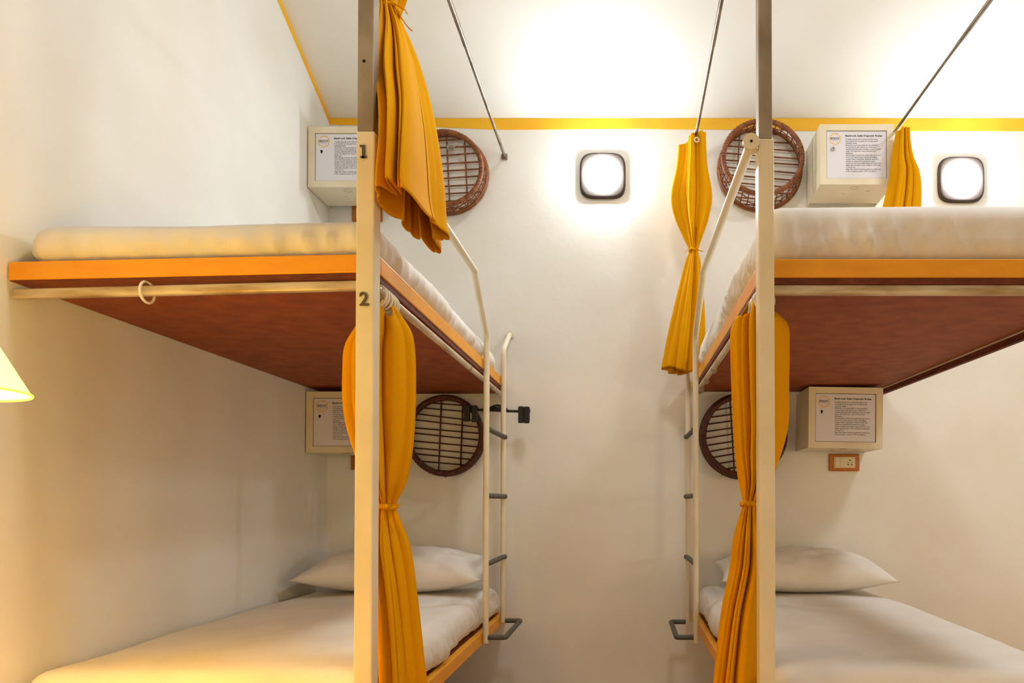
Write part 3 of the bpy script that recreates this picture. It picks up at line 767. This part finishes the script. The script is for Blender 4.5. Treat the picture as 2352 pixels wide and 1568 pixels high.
# ------------------------------------------------------------------ wall lamps
def superq(a, n=4.2):
    c, s = math.cos(a), math.sin(a)
    r = (abs(c)**n+abs(s)**n)**(-1/n); return r*c, r*s
def wall_lamp(px, py, label):
    p = P(px, py, YB-0.03); root = thing('wall_lamp', (p.x, YB, p.z), label, 'lamp', 'square bulkhead wall lamps')
    bm = bmesh.new(); N = 72; H = 0.122
    prof = [(1.0,-0.0005),(1.0,-0.012),(0.985,-0.019),(0.95,-0.023),(0.90,-0.0245)]
    rings = [[bm.verts.new((superq(2*PI*i/N)[0]*H*s, y, superq(2*PI*i/N)[1]*H*s)) for i in range(N)] for s, y in prof]
    rings.append([bm.verts.new((math.cos(2*PI*i/N)*0.1005, -0.026, math.sin(2*PI*i/N)*0.1005)) for i in range(N)])
    for A, B in zip(rings, rings[1:]):
        for i in range(N): bm.faces.new((A[i], A[(i+1)%N], B[(i+1)%N], B[i]))
    bm.faces.new(rings[0][::-1])
    obj('lamp_body', bm, M['lampframe'], root, smooth=True, angle=35)
    bm = bmesh.new(); R = 0.098; rings = []
    for k in range(9):
        b = k/8*PI/2; rings.append([bm.verts.new((R*math.cos(b)*math.cos(2*PI*i/48) if k < 8 else 0.0005*math.cos(2*PI*i/48), -0.024-0.050*math.sin(b), R*math.cos(b)*math.sin(2*PI*i/48) if k < 8 else 0.0005*math.sin(2*PI*i/48))) for i in range(48)])
    for A, B in zip(rings, rings[1:]):
        for i in range(48): bm.faces.new((A[i], A[(i+1)%48], B[(i+1)%48], B[i]))
    bm.faces.new(rings[-1])
    obj('dome', bm, M['dome'], root, smooth=True)
wall_lamp(1384, 400, 'lit square wall lamp with round dome, over the aisle between the bunks')
wall_lamp(2211, 409, 'lit square wall lamp with round dome, right of the upper right safe')

# ------------------------------------------------------------------ clip hanger on the left bunk pipe
hp = P(1143, 942, 3.70)
hg = thing('clip_hanger', (hp.x, 3.706, hp.z), 'black plastic clip hanger hooked behind the left ladder', 'hanger')
hx = hp.x
def hpart(name, bm, m, parent=None, **k): return obj(name, bm, m, parent or hg, **k)
bm = bmesh.new()
A = Vector((-0.165,0,0.004)); B = Vector((0.165,0,-0.006))
tube(bm, [A, (-0.05,0,0.002),(0.05,0,-0.003), B], 0.0068, 8)
tube(bm, smooth_path([(-0.05,0,0.0),(-0.03,0,0.018),(0,0,0.026),(0.03,0,0.018),(0.05,0,0.0)],5), 0.006, 8)
bx(bm, -0.034, 0.034, -0.004, 0.004, -0.004, 0.018, 0.002)
hpart('bar', bm, M['black'], smooth=True, angle=50)
bm = bmesh.new(); zz = (zl_board-0.012)-hp.z
tube(bm, smooth_path([(0,0,0.025),(0.002,0,0.05),(-0.004,0,0.062),(0.004,0,zz-0.014),(-0.002,0,zz+0.004)],5), 0.0017, 7)
hpart('hook', bm, M['brass'], smooth=True)
for x, dy, dz in ((-0.155,-0.006,0.003),(-0.118,0.004,0.001),(0.120,0.0,-0.004),(0.150,-0.006,-0.006)):
    bm = bmesh.new(); bx(bm, x-0.014, x+0.014, dy-0.016, dy-0.006, dz-0.062, dz+0.024, 0.004); bx(bm, x-0.013, x+0.013, dy+0.006, dy+0.015, dz-0.054, dz+0.024, 0.004)
    cl = hpart('clip', bm, M['black'])
    bm = bmesh.new(); tube(bm, [(x-0.016,dy,dz+0.004),(x+0.016,dy,dz+0.004)], 0.0095, 10); obj('clip_spring', bm, M['black'], cl, smooth=True, angle=40)

# ------------------------------------------------------------------ floor lamp at the left edge
lx, ly = -1.124, 1.16
zb_ = P(78, 913, 1.25).z
fl = thing('floor_lamp', (lx, ly, 0), 'lit yellow cone-shaped lampshade at the left picture edge', 'lamp')
bm = bmesh.new(); N = 64
rings = [[bm.verts.new((r*math.cos(2*PI*i/N), r*math.sin(2*PI*i/N), z)) for i in range(N)] for r, z in ((0.132,zb_),(0.024,zb_+0.20))]
for i in range(N): bm.faces.new((rings[0][i], rings[0][(i+1)%N], rings[1][(i+1)%N], rings[1][i]))
sh = obj('lamp_shade', bm, M['shade'], fl, smooth=True)
bm = bmesh.new(); torus(bm, (0,0,zb_), 0.132, 0.0022, 'Z', 64, 6); obj('shade_rim', bm, M['shade_trim'], fl, smooth=True)
bm = bmesh.new(); tube(bm, [(0,0,0.0),(0,0,0.025)], 0.13, 40); obj('base', bm, M['rod'], fl, smooth=True, angle=40)
bm = bmesh.new(); tube(bm, [(0,0,0.0255),(0,0,zb_+0.03)], 0.010, 14); obj('pole', bm, M['rod'], fl, smooth=True, angle=40)
bm = bmesh.new(); bmesh.ops.create_uvsphere(bm, u_segments=20, v_segments=12, radius=0.026)
bu = obj('bulb', bm, M['bulb'], fl, smooth=True); bu.location = (0,0,zb_+0.050)
d = bpy.data.lights.new('lamp_glow', 'POINT'); d.energy = LAMP_W; d.color = (1, 0.58, 0.12); d.shadow_soft_size = 0.035
o = bpy.data.objects.new('lamp_glow', d); COL.objects.link(o); o.parent = fl; o.location = (0,0,zb_+0.095)
